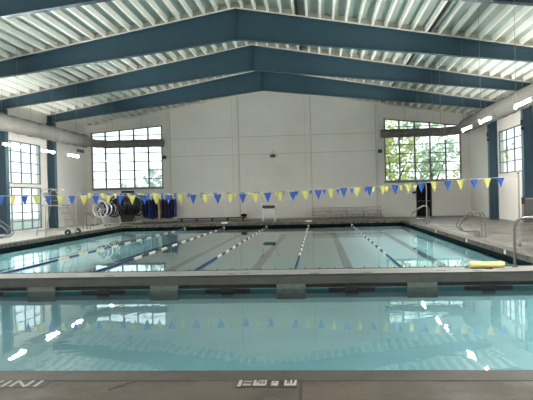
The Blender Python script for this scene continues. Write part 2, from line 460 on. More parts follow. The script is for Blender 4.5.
for (a, c) in YR: window('y', a, c, 4, [(2.5, zt, 4)], XR, (.05, .11), M['mullion2'], mw=.06)
# sills of the far windows
b = MB().box(wl[0]-.0, wl[1]+.05, YF-.05, YF+.02, fz-.09, fz); b.box(wr[0]-.05, wr[1]+.05, YF-.05, YF+.02, fz-.09, fz)
struct('trim_9', b, M['mullion'])

# ------------------------------------------------------------------ roof
b = MB()
for s, (xa, xb) in ((0, (XL-.3, RX)), (1, (RX, XR+.3))):
    b.prism([(xa, rdeck(xa)), (xb, rdeck(xb)), (xb, rdeck(xb)+.12), (xa, rdeck(xa)+.12)], 'y', YB-TH, YF+TH)
ceil = struct('ceiling', b, M['deckroof'])
xs = [RX+.25+.5*i for i in range(-26, 27)]
for x in xs:
    if not XL+.05 < x < XR-.05: continue
    z1 = rdeck(x)-.0; z0 = z1-JH
    j = MB().box(x-.042, x+.042, YB, YF, z0, z1); ob('joist', j, M['joist'], ceil)
# ledger boards and blocking on top of every frame (part of the roof)
for k, y in enumerate(FR+[YF-.16]):
    l = MB(); q = MB()
    for xa, xb in ((XL, RX), (RX, XR)):
        l.prism([(xa, ftop(xa)+.0), (xb, ftop(xb)+.0), (xb, ftop(xb)+.05), (xa, ftop(xa)+.05)], 'y', y-.17, y+.17)
        q.prism([(xa, ftop(xa)+.05), (xb, ftop(xb)+.05), (xb, rdeck(xb)), (xa, rdeck(xa))], 'y', y-.03, y+.03)
    ob('ledger', l, M['ledger'], ceil); ob('blocking', q, M['blocking'], ceil)
# dark conduits running along the roof between joists
def conduit(x, label):
    z = rdeck(x)-JH+.065
    c_ = MB().tube([(x, YB, z), (x, YF-.3, z)], .06, 8)
    o = ob('roof_conduit', c_, M['black']); tag(o, label, 'conduit')
conduit(-.62, 'black conduit under the roof just right of the ridge')
conduit(4.40, 'black conduit under the right roof slope, away from the ridge')

# ------------------------------------------------------------------ steel frames
pos = ['behind the camera', 'above the camera', 'over the near deck', 'over the bulkhead', 'closest one seen at the top of the photo', 'with the second highest ridge in view', 'third from the front, its ridge above the clock-high camera', 'nearest to the far wall']
flab = ['blue steel roof frame nearest the back wall', 'blue steel roof frame over the near deck by the camera', 'blue steel roof frame over the near pool edge', 'blue steel roof frame above the concrete bulkhead',
        'blue steel roof frame cut off by the top corners of the view', 'deep blue roof frame, the highest whole one in view', 'middle blue roof frame, between the highest and the lowest one', 'lowest looking blue roof frame, the one nearest the far white wall']
def make_frame(y, lab):
    t = thing('steel_frame', lab, 'roof frame', (RX, y, 0), group=None)
    for s, xe in ((-1, XL), (1, XR)):
        xa, xb = (0, xe-RX)
        T = lambda x: ftop(x+RX)-.001; B = lambda x: fbot(x+RX)
        w_ = MB().prism([(xa, B(xa)+.02), (xb, B(xb)+.02), (xb, T(xb)-.02), (xa, T(xa)-.02)], 'y', -.008, .008)
        r = ob('rafter', w_, M['blue'], t)
        f_ = MB()
        f_.prism([(xa, T(xa)-.025), (xb, T(xb)-.025), (xb, T(xb)), (xa, T(xa))], 'y', -.12, .12)
        f_.prism([(xa, B(xa)), (xb, B(xb)), (xb, B(xb)+.025), (xa, B(xa)+.025)], 'y', -.12, .12)
        ob('flange', f_, M['blue'], r)
        # column: H section with flanges facing the hall
        xo = xe-RX; xi = xo-s*.46; h = fbot(xe)+.02
        c_ = MB(); a, bb = sorted((xo, xi))
        c_.box(a, a+.02, -.17, .17, 0, h); c_.box(bb-.02, bb, -.17, .17, 0, h); c_.box(a+.02, bb-.02, -.01, .01, 0, h)
        co = ob('column', c_, M['blue'], t)
        ob('base_plate', MB().box(a-.0, bb+.0, -.2, .2, 0, .02), M['blue'], co)
        # stiffener plates on the web
        st = MB()
        for q in (.28, .42, .56, .70, .84):
            x = (xo)*q; st.box(x-.008, x+.008, -.1, .1, B(x)+.02, T(x)-.02)
        ob('stiffener', MB().box(min(xo*.985, xo*.99), max(xo*.985, xo*.99), -.1, .1, B(xo)+.03, T(xo)-.03), M['blue'], t)
    sp = MB().box(-.02, .02, -.13, .13, fbot(RX)-.01, ftop(RX)-.02); ob('ridge_plate', sp, M['blue_dark'], t)
    return t
frames = [make_frame(y, flab[i]) for i, y in enumerate(FR)]

# ------------------------------------------------------------------ ducts
def duct(name, pts, r, m, lab, rings=True, step=1.5):
    t = thing(name, lab, 'duct', tuple(pts[0]))
    o0 = Vector(pts[0]); P = [Vector(p)-o0 for p in fillet(pts, 1.3, 8)]
    # resample with a gentle scallop between hangers
    dense = []
    for a, c in zip(P[:-1], P[1:]):
        k = max(1, int((c-a).length/.25))
        for i in range(k): dense.append(a.lerp(c, i/k))
    dense.append(P[-1]); L = 0; out = []; rr = []
    for i, p in enumerate(dense):
        if i: L += (p-dense[i-1]).length
        sag = .035*abs(math.sin(PI*L/step)) if rings else 0
        out.append(p-Vector((0, 0, sag))); rr.append(r*(1+.02*math.sin(2*PI*L/.5)))
    ob('duct_tube', MB().tube(out, rr, 20), m, t, smooth=True)
    L = 0; nxt = .3
    for i, p in enumerate(dense):
        if i: L += (p-dense[i-1]).length
        if L >= nxt and i < len(dense)-1:
            nxt += step*2
            d_ = (dense[i+1]-dense[i-1]).normalized(); u = d_.cross(Vector((0, 0, 1))).normalized(); w_ = u.cross(d_)
            ring = [out[i]+(u*math.cos(a)+w_*math.sin(a))*(r+.012) for a in [2*PI*k/20 for k in range(20)]]
            b_ = MB().tube(ring, .014, 5, closed=True)
            top = out[i]+Vector((0, 0, r)); zt_ = rdeck(max(XL, min(XR, top.x+o0.x)))-o0.z-JH
            if zt_ > top.z: b_.tube([top, (top.x, top.y, zt_)], .008, 5)
            ob('hanger', b_, M['alu'], t)
    return t
duct('air_duct', [(-14.72, YB+.2, 5.38), (-14.72, 38.6, 5.40)], .40, M['duct'], 'large pale air duct running along the top of the left wall')
duct('air_duct', [(9.1, YB+.2, 5.60), (9.1, 38.9, 5.60)], .42, M['duct'], 'large pale air duct running along the top of the right wall')
duct('air_duct', [(-14.72, 38.63, 5.40), (-14.72, 41.45, 5.42), (-10.35, 41.45, 5.42)], .27, M['duct_far'], 'dark grey duct crossing the left far window', step=1.2)
duct('air_duct', [(9.1, 38.93, 5.60), (9.1, 41.45, 5.55), (4.28, 41.45, 5.55)], .28, M['duct_far'], 'dark grey duct crossing the right far window', step=1.2)

# ------------------------------------------------------------------ hanging strip lights
def strip_proto():
    t = thing('strip_light', 'x', 'lamp', (0, 0, 0))
    ob('housing', MB().box(-.02, .02, -.67, .67, .0, .03), M['lampbody'], t, bevel=.006)
    ob('tube', MB().tube([(0, -.65, -.05), (0, .65, -.05)], .019, 10), M['lamp'], t, smooth=True)
    for y in (-.66, .66): ob('end_cap', MB().box(-.035, .035, y-.012, y+.012, -.10, .03), M['lampbody'], t)
    for y in (.6,):
        ob('wire', MB().tube([(0, y, .03), (0, y, 3.0)], .007, 5), M['alu'], t)
    return t
sp = strip_proto(); first = True
def strip(x, y, z, lab, grp):
    global first
    if first: t = sp; t.location = (x, y, z); t['label'] = lab; first = False
    else: t = dup(sp, (x, y, z), None, lab)
    if grp: t['group'] = grp
    top = rdeck(x)-z
    for c_ in t.children:
        if c_.name.startswith('wire'): k_ = .45 if round(y, 2) in (22.95, 29.0, 22.9, 26.1) else 1; c_.scale = (k_, 1, top/3.0)
    return t
RY = [-3.5, .5, 4.2, 8., 12.2, 16.8, 20.45, 22.95, 27.1, 29.0, 33.2]
LY = [-3.5, .5, 4.2, 8., 12.2, 16.0, 19.5, 22.9, 26.1, 28.9, 34.2]
def nth(i): return ['', 'second', 'third', 'fourth', 'fifth', 'sixth'][i] if i else ''
for i, y in enumerate(RY):
    if y < 14: strip(5.45, y, 3.88, 'hanging white strip light of the right row, out of view over the near end', 'strip lights over the near end, right row')
    else: strip(5.45, y, 3.88, {16.8: 'bright strip light against the right duct, closest to the right edge', 20.45: 'bright strip light against the right duct, second from the right edge', 22.95: 'bright strip light against the right duct, third from the right edge', 27.1: 'strip light in front of the right far window, its right half', 29.0: 'strip light in front of the right far window, its middle', 33.2: 'strip light in front of the right far window, the farthest and smallest'}[y], None)
for i, y in enumerate(LY):
    if y < 18: strip(-11.65, y, 3.80, 'hanging white strip light of the left row, out of view over the near end', 'strip lights over the near end, left row')
    else: strip(-11.65, y, 3.80, {19.5: 'strip light of the left row hanging nearest the left edge of view', 22.9: 'strip light before the tall left window, at the left edge', 26.1: 'bright strip light hanging beside the first blue column on the left', 28.9: 'thin strip light against the white wall right of the left column', 34.2: 'strip light hanging in front of the left far window'}[y], None)
# high bay lamps added unseen under the near roof to brighten the hall
M['fill'] = mat('fill_diffuser', (.9, .9, .9), .5, emit=(1, .98, .95), estr=80.)
def fill_lamp(x, y):
    z = rdeck(x)-JH-.75
    t = thing('added_fill_lamp', 'added unseen round high bay lamp under the roof above the near end', 'lamp', (x, y, z), group='high bay lamps added over the near end')
    ob('reflector', MB().tube([(0, 0, .0), (0, 0, .02), (0, 0, .22), (0, 0, .30)], [.30, .30, .16, .10], 20), M['lampbody'], t, smooth=True)
    ob('diffuser', MB().tube([(0, 0, -.05), (0, 0, -.03), (0, 0, -.002)], [.18, .27, .29], 20), M['fill'], t, smooth=True)
    ob('chain', MB().tube([(0, 0, .3), (0, 0, .98)], .012, 6), M['alu'], t)
for y in (-3., 3.4, 9.4): 
    for x in (-10.5, -3.25, 4.5): fill_lamp(x, y)
# ------------------------------------------------------------------ pennant lines
def pennant_line(y, x0, x1, zz, phase, step, lab, w_, h_):
    t = thing('pennant_line', lab, 'pennant line', (RX, y, 0))
    def z_at(x):
        for (xa, za), (xb, zb) in zip(zz[:-1], zz[1:]):
            if xa <= x <= xb:
                u = (x-xa)/(xb-xa); return za+(zb-za)*u-.01*math.sin(PI*u)
        return zz[-1][1]
    N = 60; pts = [(x0+(x1-x0)*i/N-RX, 0, z_at(x0+(x1-x0)*i/N)) for i in range(N+1)]
    ob('cord', MB().tube(pts, .006, 5), M['cord'], t)
    k = -80
    while k < 80:
        x = phase+k*step
        if x0+.3 < x < x1-.3:
            z = z_at(x); b_ = MB(); n0 = 0; tw = random.uniform(-.35, .35); ww = w_*random.uniform(.94, 1.04)
            rows = 5; cs = 4; vs = []
            for side in (-1, 1):
                for r_ in range(rows+1):
                    f_ = r_/rows; hw = ww/2*(1-f_)+.004
                    for c_ in range(cs+1):
                        g_ = -1+2*c_/cs; xx = g_*hw
                        yy = .012*math.sin(3*xx/ww*2+tw*3)+side*.0012+tw*.06*f_
                        b_.v.append(Vector((x-RX+xx*math.cos(tw*.4), yy+xx*math.sin(tw*.4), z-.004-h_*f_)))
            W = cs+1; H = (rows+1)*W
            for r_ in range(rows):
                for c_ in range(cs):
                    a = r_*W+c_; b_.f.append((a, a+1, a+W+1, a+W)); b_.f.append((H+a, H+a+W, H+a+W+1, H+a+1))
            for r_ in range(rows):
                for e in (0, cs): a = r_*W+e; b_.f.append((a, a+W, H+a+W, H+a))
            ob('pennant', b_, M['blue_flag'] if k % 2 == 0 else M['yellow_flag'], t)
        k += 1
    return t
pennant_line(17.7, -12.45, 5.55, [(-12.5, 1.84), (-9.05, 1.76), (-3.53, 1.665), (-1.44, 1.66), (.7, 1.74), (3.92, 1.88), (5.6, 1.955)], -1.42, .361, 'near line of large blue and yellow pennants strung across the lap pool', .215, .275)
pennant_line(31.2, -12.45, 5.36, [(-12.5, 1.98), (-8, 1.86), (-3.4, 1.80), (1.5, 1.86), (5.4, 1.98)], -5.18, .345, 'far line of small blue and yellow pennants near the far end of the lap pool', .21, .27)
def pole(x, y, lab, h=2.02):
    t = thing('flag_pole', lab, 'pole', (x, y, 0))
    ob('shaft', MB().tube([(0, 0, 0), (0, 0, h)], .022, 10), M['alu'], t, smooth=True)
    ob('cap', MB().tube([(0, 0, h), (0, 0, h+.03)], .032, 10), M['dark'], t)
    ob('socket', MB().tube([(0, 0, 0), (0, 0, .05)], .045, 12), M['steel'], t)
pole(5.56, 17.7, 'metal pennant pole on the right deck beside the curved handrail')
pole(5.36, 31.2, 'pale pennant pole standing in front of the dark far doorway')
pole(-12.47, 17.7, 'metal pennant pole on the near part of the left deck')
pole(-12.47, 31.2, 'metal pennant pole on the left deck in front of the white wall')

# ------------------------------------------------------------------ lane ropes
def seg_mesh(name, m, L):
    b_ = MB(); pts = []; rr = []; n = max(2, int(L/.065)); dl = L/n
    for i in range(n):
        y = i*dl
        for yy, r in ((.0, .022), (.008, .033), (dl*.6, .033), (dl*.7, .022)):
            pts.append((0, y+yy, 0)); rr.append(r)
    pts.append((0, L-.001, 0)); rr.append(.022)
    b_.tube(pts, rr, 10); return b_.data(name, m)
S = {k: seg_mesh('float_section', M[k], .80) for k in ('fl_black', 'fl_white', 'fl_blue', 'fl_yellow')}
LB = seg_mesh('float_section', M['fl_blue'], 5.2); LB2 = seg_mesh('float_section', M['fl_blue'], 1.6)
LY8 = seg_mesh('float_section', M['fl_blue'], 8.2)
def rope(x, lab, ca, cb, long=False):
    t = thing('lane_rope', lab, 'lane rope', (x, BF, W1+.02), group=None)
    L = PF-BF
    ob('cable', MB().tube([(0, .0, 0), (0, L, 0)], .008, 6), M['steel'], t)
    y0 = 8.4 if long else 5.4
    ob('float_section', LY8 if long else LB, None, t, loc=(0, .15, 0))
    k = 0; y = y0
    while y < L-2.2:
        o_ = ob('float_section', S[ca if k % 2 == 0 else cb], None, t, loc=(0, y, 0)); y += .82; k += 1
    ob('float_section', LB2, None, t, loc=(0, y+.02, 0))
    ob('anchor', MB().box(-.05, .05, L-.02, L+.06, -.04, .06), M['whitep'], t)
    return t
rope(-8.0, 'leftmost lane rope, dark blue and cream, below the wheeled guard chair', 'fl_yellow', 'fl_blue', False)
rope(-5.62, 'lane rope second from the left, long dark blue near section', 'fl_white', 'fl_black')
rope(-3.06, 'lane rope third from the left, slanting down left of the white guard chair', 'fl_white', 'fl_black')
rope(-.58, 'nearly upright black and white lane rope right of the white guard chair', 'fl_white', 'fl_black')
rope(1.98, 'rightmost lane rope, slanting down to the right below the bleacher', 'fl_white', 'fl_black')

# ------------------------------------------------------------------ ladder handrails
def handrail_proto():
    t = thing('ladder_handrail', 'x', 'handrail', (0, 0, 0))
    for y in (-.25, .25):
        p = fillet([(0, y, 0), (0, y, .72), (-.14, y, .90), (-.34, y, .84), (-.80, y, .52), (-.86, y, .38), (-.74, y, .24), (-.60, y, .20), (-.20, y, .23), (-.20, y, 0)], .10, 5)
        ob('rail', MB().tube(p, .020, 10), M['steel'], t, smooth=True)
        for xx in (0, -.22): ob('escutcheon', MB().tube([(xx, y, 0), (xx, y, .025)], .05, 12), M['steel'], t)
    return t
h = handrail_proto(); h.location = (5.62, 21.7, 0); h['label'] = 'pair of curved steel pool handrails on the right deck, the nearer pair'
h['group'] = 'curved steel pool handrails'
dup(h, (5.80, 33.3, 0), None, 'pair of curved steel pool handrails before the dark far doorway')
dup(h, (-12.82, 23.3, 0), PI, 'pair of curved steel pool handrails cut off by the left edge')
dup(h, (-12.95, 33.6, 0), PI, 'pair of pale curved handrails in front of the white reel')
t = thing('grab_rail', 'tall steel handrail rising from the right end of the bulkhead', 'handrail', (3.95, 12.92, 0))
p = fillet([(0, 0, 0), (0, 0, .985), (1.45, 0, .985), (1.45, 0, 0)], .22, 6)
ob('rail', MB().tube(p, .028, 12), M['steel'], t, smooth=True)
ob('escutcheon', MB().tube([(0, 0, 0), (0, 0, .03)], .06, 14), M['steel'], t)
ob('escutcheon', MB().tube([(1.45, 0, 0), (1.45, 0, .03)], .06, 14), M['steel'], t)

# metal gate by the right wall
t = thing('metal_gate', 'grey slatted metal gate frame at the right edge, by the near blue column', 'gate', (8.95, 27.7, 0))
ob('frame', MB().box(-.14, -.06, -.03, .03, 0, 1.22).box(1.05, 1.11, -.03, .03, 0, 1.22).box(-.06, 1.05, -.03, .03, 1.16, 1.22).box(-.06, 1.05, -.03, .03, .1, .15), M['alu'], t)
for i in range(12): ob('slat', MB().box(-.03+i*.09, .03+i*.09, -.008, .008, .15, 1.16), M['duct_far'], t)
ob('hinge_plate', MB().box(-.16, .0, -.05, -.03, .95, 1.25), M['dark'], t)

# ------------------------------------------------------------------ wheeled guard chair, left
t = thing('wheeled_guard_chair', 'tall aluminium lifeguard chair on two black wheels, left deck', 'guard chair', (-12.1, 27.9, 0))
for y in (-.45, .55):
    ob('leg', MB().tube([(-.78, y, 0), (-.52, y, 1.38)], .022, 8), M['alu'], t, smooth=True)
    ob('stringer', MB().tube([(.72, y, .16), (.26, y, 1.42)], .022, 8), M['alu'], t, smooth=True)
    ob('arm_rail', MB().tube(fillet([(-.52, y, 1.38), (-.50, y, 2.10), (.12, y, 2.16), (.36, y, 1.80), (.40, y, 1.40)], .15), .020, 8), M['alu'], t, smooth=True)
    ob('brace', MB().tube([(-.73, y, .24), (.66, y, .24)], .012, 6), M['alu'], t)
for z in (.42, .72, 1.02, 1.26):
    x = .72-(z-.16)/(1.42-.16)*.46
    ob('rung', MB().tube([(x, -.45, z), (x, .55, z)], .018, 8), M['alu'], t)
ob('leg', MB().tube([(-.36, -.45, 0.0), (-.30, -.45, 1.38)], .02, 8), M['alu'], t)
ob('platform', MB().box(-.56, .44, -.47, .57, 1.36, 1.41), M['alu'], t, bevel=.008)
ob('seat', MB().box(-.44, -.08, -.30, .36, 1.60, 1.64), M['alu'], t, bevel=.01)
ob('backrest', MB().box(-.50, -.475, -.30, .36, 1.78, 2.0), M['alu'], t, bevel=.01)
ob('crossbar', MB().tube([(-.73, -.45, .24), (-.73, .55, .24)], .014, 6), M['alu'], t)
ob('axle', MB().tube([(.75, -.55, .14), (.75, .65, .14)], .014, 8), M['alu'], t)
for y in (-.55, .65):
    w_ = ob('wheel', MB().tube([(.75, y-.035, .14), (.75, y-.03, .14), (.75, y+.03, .14), (.75, y+.035, .14)], [.11, .14, .14, .11], 20), M['rubber'], t, smooth=True)
    ob('hubcap', MB().tube([(.75, y-.042, .14), (.75, y+.042, .14)], .05, 14), M['alu'], w_)

# ------------------------------------------------------------------ white guard chair, far centre
t = thing('guard_chair', 'white lifeguard chair with a black edged seat standing before the far wall', 'guard chair', (-3.1, 39.4, 0))
for s in (-1, 1):
    ob('leg', MB().tube([(s*.40, -.50, 0), (s*.33, -.30, .84)], .03, 8), M['whitep'], t)
    ob('leg', MB().tube([(s*.40, .35, 0), (s*.36, .22, .84)], .03, 8), M['whitep'], t)
    ob('back_post', MB().tube([(s*.34, .24, .84), (s*.44, .30, 1.40), (s*.56, .36, 1.82)], [.035, .034, .03], 8), M['alu'], t, smooth=True)
    ob('armrest', MB().tube(fillet([(s*.40, .27, 1.12), (s*.44, -.22, 1.12), (s*.40, -.30, .86)], .08), .032, 8), M['whitep'], t)
ob('top_bar', MB().tube(fillet([(-.72, .36, 1.85), (-.56, .36, 1.82), (-.40, .32, 1.60)], .08), .028, 8), M['black'], t)
ob('seat', MB().box(-.38, .38, -.32, .26, .80, .85), M['teal'], t, bevel=.01)
ob('cushion', MB().box(-.40, .40, -.36, .24, .84, 1.0), M['black'], t, bevel=.02)
for z in (.22, .48, .68): ob('rung', MB().tube([(-.38, -.46+z*.18, z), (.38, -.46+z*.18, z)], .02, 8), M['whitep'], t)
ob('front_panel', MB().box(-.33, .33, -.30, -.275, .50, .78), M['whitep'], t)
ob('footrest', MB().box(-.34, .34, -.56, -.36, .30, .33), M['whitep'], t)

# ------------------------------------------------------------------ bleacher
t = thing('bleacher', 'low aluminium bleacher with crossed braces against the far wall', 'bleacher', (1.9, 40.9, 0))
for k, (y, z) in enumerate(((-.5, .28), (-.02, .50), (.46, .74))):
    ob('plank', MB().box(-2.28, 2.28, y, y+.24, z-.04, z), M['alu'], t, bevel=.006)
    if k: ob('footboard', MB().box(-2.28, 2.28, y-.22, y-.04, z-.26, z-.235), M['alu'], t)
for x in (-2.2, -1.1, 0, 1.1, 2.2):
    f_ = MB().tube([(x, -.42, 0), (x, .62, .0)], .02, 6).tube([(x, -.42, .02), (x, -.38, .25)], .02, 6).tube([(x, .06, .02), (x, .1, .46)], .02, 6).tube([(x, .6, .02), (x, .6, .70)], .02, 6).tube([(x, -.38, .1), (x, .6, .6)], .015, 6)
    ob('support', f_, M['alu'], t)
for x in (-2.2, -1.1, 0, 1.1):
    ob('cross_brace', MB().tube([(x, .02, .06), (x+1.1, .02, .44)], .013, 6), M['alu'], t)
    ob('cross_brace', MB().tube([(x, .05, .44), (x+1.1, .05, .06)], .013, 6), M['alu'], t)

# low dark bench along far wall
t = thing('low_bench', 'long low black bench along the foot of the far wall, left of centre', 'bench', (-7.1, 41.3, 0))
ob('top_board', MB().box(-2.35, 2.35, -.2, .2, .17, .24), M['black'], t, bevel=.01)
for x in (-2.1, -1.05, 0, 1.05, 2.1): ob('foot', MB().box(x-.05, x+.05, -.16, .16, 0, .17), M['black'], t)
o = ob('duffel_bag', MB().ellipsoid((0, 0, .12), (.22, .13, .11), 14, 8), M['black_cloth'], None, True, loc=(-4.95, 41.3, .235)); 
for v in o.data.vertices: v.co.z = max(v.co.z, .005)
o.location.z = .236; tag(o, 'small black bag on the right end of the long low bench', 'bag')

# ------------------------------------------------------------------ lane line reel(s)
def reel(name, a, c, wheel_m, R_, coil_cols, lab, wheel2=None):
    a = Vector(a); c = Vector(c); t = thing(name, lab, 'reel', (a.x, a.y, 0))
    ax = (c-a).normalized(); u = ax.cross(Vector((0, 0, 1))).normalized(); up = Vector((0, 0, 1)); zc = R_+.52
    def circle(o_, r, n=28): return [o_+u*math.cos(2*PI*k/n)*r+up*math.sin(2*PI*k/n)*r for k in range(n)]
    L = (c-a).length
    for q, e in enumerate((0, L)):
        o_ = ax*e+up*zc
        w_ = ob('wheel', MB().tube(circle(o_, R_), .042, 8, closed=True).tube(circle(o_, R_*.55), .014, 6, closed=True), wheel_m if q == 0 else (wheel2 or wheel_m), t, smooth=True)
        for k in range(8):
            an = 2*PI*k/8; ob('spoke', MB().tube([o_, o_+(u*math.cos(an)+up*math.sin(an))*R_], .014, 6), wheel_m if q == 0 else (wheel2 or wheel_m), w_)
        off = -ax*.12 if q == 0 else ax*.12
        for s in (-1, 1):
            ob('leg', MB().tube([o_+off, ax*e+off+u*s*.45+up*.06], .022, 8), M['whitep'], t)
        ob('foot_bar', MB().tube([ax*e+off-u*.5+up*.05, ax*e+off+u*.5+up*.05], .022, 8), M['whitep'], t)
        for s in (-1, 1): ob('caster', MB().ellipsoid(ax*e+off+u*s*.45+up*.05, (.05, .05, .05), 10, 6), M['rubber'], t, True)
    ob('axle', MB().tube([up*zc-ax*.2, up*zc+ax*(L+.2)], .03, 10), M['alu'], t)
    ob('side_beam', MB().tube([up*.1-ax*.12, up*.1+ax*(L+.12)], .025, 8), M['whitep'], t)
    n = int((L-.2)/.105)
    for k in range(n):
        e = .12+k*.105
        r = R_*((.70 if R_ < .6 else .82)+.13*math.sin(k*1.7))
        ob('coil', MB().tube(circle(up*zc+ax*e, r-.05, 24), .05, 8, closed=True).tube(circle(up*zc+ax*e, r-.17, 20), .05, 8, closed=True), M[coil_cols[k % len(coil_cols)]], t, smooth=True)
    return t
reel('lane_rope_reel', (-13.25, 36.9, 0), (-12.85, 38.2, 0), M['whitep'], .52, ['fl_blue', 'maroon', 'fl_blue', 'fl_yellow', 'fl_blue', 'fl_white'], 'white spoked reel wound with lane rope in the left far corner', M['black'])
reel('lane_rope_reel', (-12.75, 38.6, 0), (-12.0, 40.6, 0), M['black'], .66, ['fl_black', 'fl_black', 'fl_green', 'fl_white', 'fl_black', 'fl_black', 'navy'], 'large dark reel of lane rope behind the white spoked reel', M['black'])

# ------------------------------------------------------------------ coat rack and coats
RXc, RYc = -10.62, 41.1
t = thing('garment_rack', 'low rolling rack holding hanging coats by the far wall', 'rack', (RXc, RYc, 0))
ob('base', MB().box(-1.22, 1.22, -.28, .28, .08, .15), M['alu'], t, bevel=.01)
for s in (-1, 1):
    ob('post', MB().tube([(s*1.16, 0, .15), (s*1.16, 0, 1.745)], .02, 8), M['alu'], t)
    for y in (-.22, .22): ob('caster', MB().tube([(s*1.12, y-.02, .04), (s*1.12, y+.02, .04)], .04, 12), M['rubber'], t)
ob('rail', MB().tube([(-1.16, 0, 1.745), (1.16, 0, 1.745)], .016, 8), M['alu'], t)
def coat(x, z_top, ln, w_, m, lab, sash=None, tilt=0.):
    t = thing('hanging_coat', lab, 'coat', (RXc+x, RYc, z_top), 0)
    t.rotation_euler = (0, 0, tilt)
    b_ = MB(); rows = [(-.02, .03, .04), (-.08, .55, .55), (-.16, .92, .8), (-.45, .85, 1.), (-.8, .95, 1.), (-1., 1.05, .95)]
    n = 16; k0 = 0
    for (f_, a, dd) in rows:
        for k in range(n):
            an = 2*PI*k/n; rip = 1+.10*math.sin(5*an+x*9)*(1 if f_ < -.3 else .2)
            b_.v.append(Vector((w_/2*a*math.cos(an)*rip, .082*dd*math.sin(an)*rip, ln*f_)))
    for i in range(len(rows)-1):
        for k in range(n): k2 = (k+1) % n; b_.f.append((i*n+k, (i+1)*n+k, (i+1)*n+k2, i*n+k2))
    b_.f.append(tuple(range(n))); b_.f.append(tuple((len(rows)-1)*n+k for k in range(n))[::-1])
    ob('body', b_, m, t, smooth=True)
    for s in (-1, 1):
        ob('sleeve', MB().tube([(s*w_*.36, 0, -ln*.12), (s*w_*.50, -.02, -ln*.36), (s*w_*.46, -.03, -ln*.62)], [.05, .052, .045], 8), m, t, smooth=True)
    ob('hanger', MB().tube([(-w_*.3, 0, -ln*.10), (0, 0, -.01), (0, 0, .04), (.03, 0, .07), (.0, 0, .085)], .006, 5), M['alu'], t)
    if sash: ob('scarf', MB().tube([(w_*.42, -.03, -ln*.12), (w_*.56, -.02, -ln*.35), (w_*.52, -.02, -ln*.7)], [.045, .05, .04], 8), M[sash], t, smooth=True)
CO = [(-1.14, 1.30, 'navy', None, 'navy coat at the left end of the rack'), (-0.92, 1.35, 'navy', 'white_cloth', 'navy coat with a white strip, second from the left end of the rack'), (-0.70, 1.37, 'blue_cloth', None, 'blue coat hanging third from the left end of the rack'),
      (-0.48, 1.43, 'navy', 'white_cloth', 'navy coat with a white strip, fourth from the left on the rack'), (-0.26, 1.35, 'navy', None, 'plain navy coat hanging left of the beige one'), (-0.02, 1.45, 'beige_cloth', 'white_cloth', 'beige coat hanging at the middle of the rack'),
      (0.22, 1.37, 'navy', None, 'plain navy coat hanging right of the beige one'), (0.44, 1.40, 'maroon', None, 'dark maroon coat hanging on the right half of the rack'), (0.65, 1.39, 'navy', 'beige_cloth', 'navy coat with a beige strip, third from the right end of the rack'),
      (0.86, 1.35, 'black_cloth', None, 'black coat hanging second from the right end of the rack'), (1.06, 1.31, 'blue_cloth', None, 'blue coat at the right end of the rack')]
for x, ln, m_, sash, lab in CO: coat(x, 1.66, ln, .40, M[m_], lab, sash, 1.40 if sash is None else 1.34)

# ------------------------------------------------------------------ doors of the far wall
def door(n, x0, x1, z1, m, barred):
    r = bpy.data.objects.new('door_%d' % n, None); C.objects.link(r); r['kind'] = 'structure'; r.location = (x0, YF, 0)
    W = x1-x0
    ob('door_frame', MB().box(-.06, 0, -.05, 0, 0, z1+.06).box(W, W+.06, -.05, 0, 0, z1+.06).box(0, W, -.05, 0, z1, z1+.06), M['dark'], r)
    lf = ob('door_leaf', MB().box(.005, W-.005, -.035, 0, .01, z1-.005), m, r)
    ob('push_bar', MB().tube([(.08, -.09, 1.02), (W-.08, -.09, 1.02)], .02, 8).box(.08, .14, -.09, -.035, .98, 1.06).box(W-.14, W-.08, -.09, -.035, .98, 1.06), M['alu'] if barred else M['steel'], lf)
    return r
M['door_black'] = mat('doorway_dark', (.01, .01, .011), .95, spec=.1)  # near-black leaf: the dark of an open doorway put into its colour
door(1, 6.60, 7.50, 2.22, M['door_black'], False)
r = door(2, -13.55, -12.62, 1.98, M['door_grey'], True)
ob('transom', MB().box(0, .93, -.03, 0, 2.05, 2.2), M['black'], r)
# skirting of the far wall
struct('baseboard_far', MB().box(PX0, 4.4, YF-.02, YF, 0, .1), M['joint'])

# ------------------------------------------------------------------ small wall things
def speaker(x, z, lab):
    t = thing('wall_speaker', lab, 'speaker', (x, YF, z))
    ob('cabinet', MB().box(-.13, .13, -.28, -.08, -.13, .10), M['black'], t, bevel=.02)
    ob('bracket', MB().box(-.03, .03, -.08, 0, -.05, .05), M['dark'], t)
    ob('grille', MB().box(-.10, .10, -.29, -.28, -.10, .07), M['dark'], t)
speaker(-10.42, 4.44, 'small black speaker on the far wall beside the left window')
speaker(4.22, 4.42, 'small black speaker on the far wall beside the right window')
t = thing('security_camera', 'small black camera unit with a thin mast high on the far wall', 'camera', (-2.95, YF, 4.3))
ob('body', MB().box(-.17, .17, -.30, -.08, -.09, .09), M['black'], t, bevel=.02)
ob('bracket', MB().box(-.03, .03, -.08, 0, -.04, .04), M['dark'], t)
ob('mast', MB().tube([(.03, -.15, .09), (.03, -.15, .42)], .012, 6), M['dark'], t)
ob('side_arm', MB().tube([(.17, -.15, .02), (.36, -.15, .04)], .012, 6), M['dark'], t)
ob('lens', MB().tube([(0, -.32, 0), (0, -.30, 0)], .05, 12), M['dark'], t)
def alarm(x, z, lab):
    t = thing('alarm_box', lab, 'alarm box', (x, YF, z))
    ob('housing', MB().box(-.14, .14, -.09, 0, -.07, .07), M['black'], t, bevel=.02)
    ob('face', MB().tube([(0, -.10, 0), (0, -.09, 0)], .05, 12), M['dark'], t)
alarm(-12.35, 1.58, 'small black box on the far wall between door and coat rack')
alarm(6.42, 1.60, 'small black box on the far wall left of the dark doorway')
t = thing('wall_vent', 'row of small dark louvres at the top of the left wall, by the corner', 'vent', (XL, 41.0, 4.95))
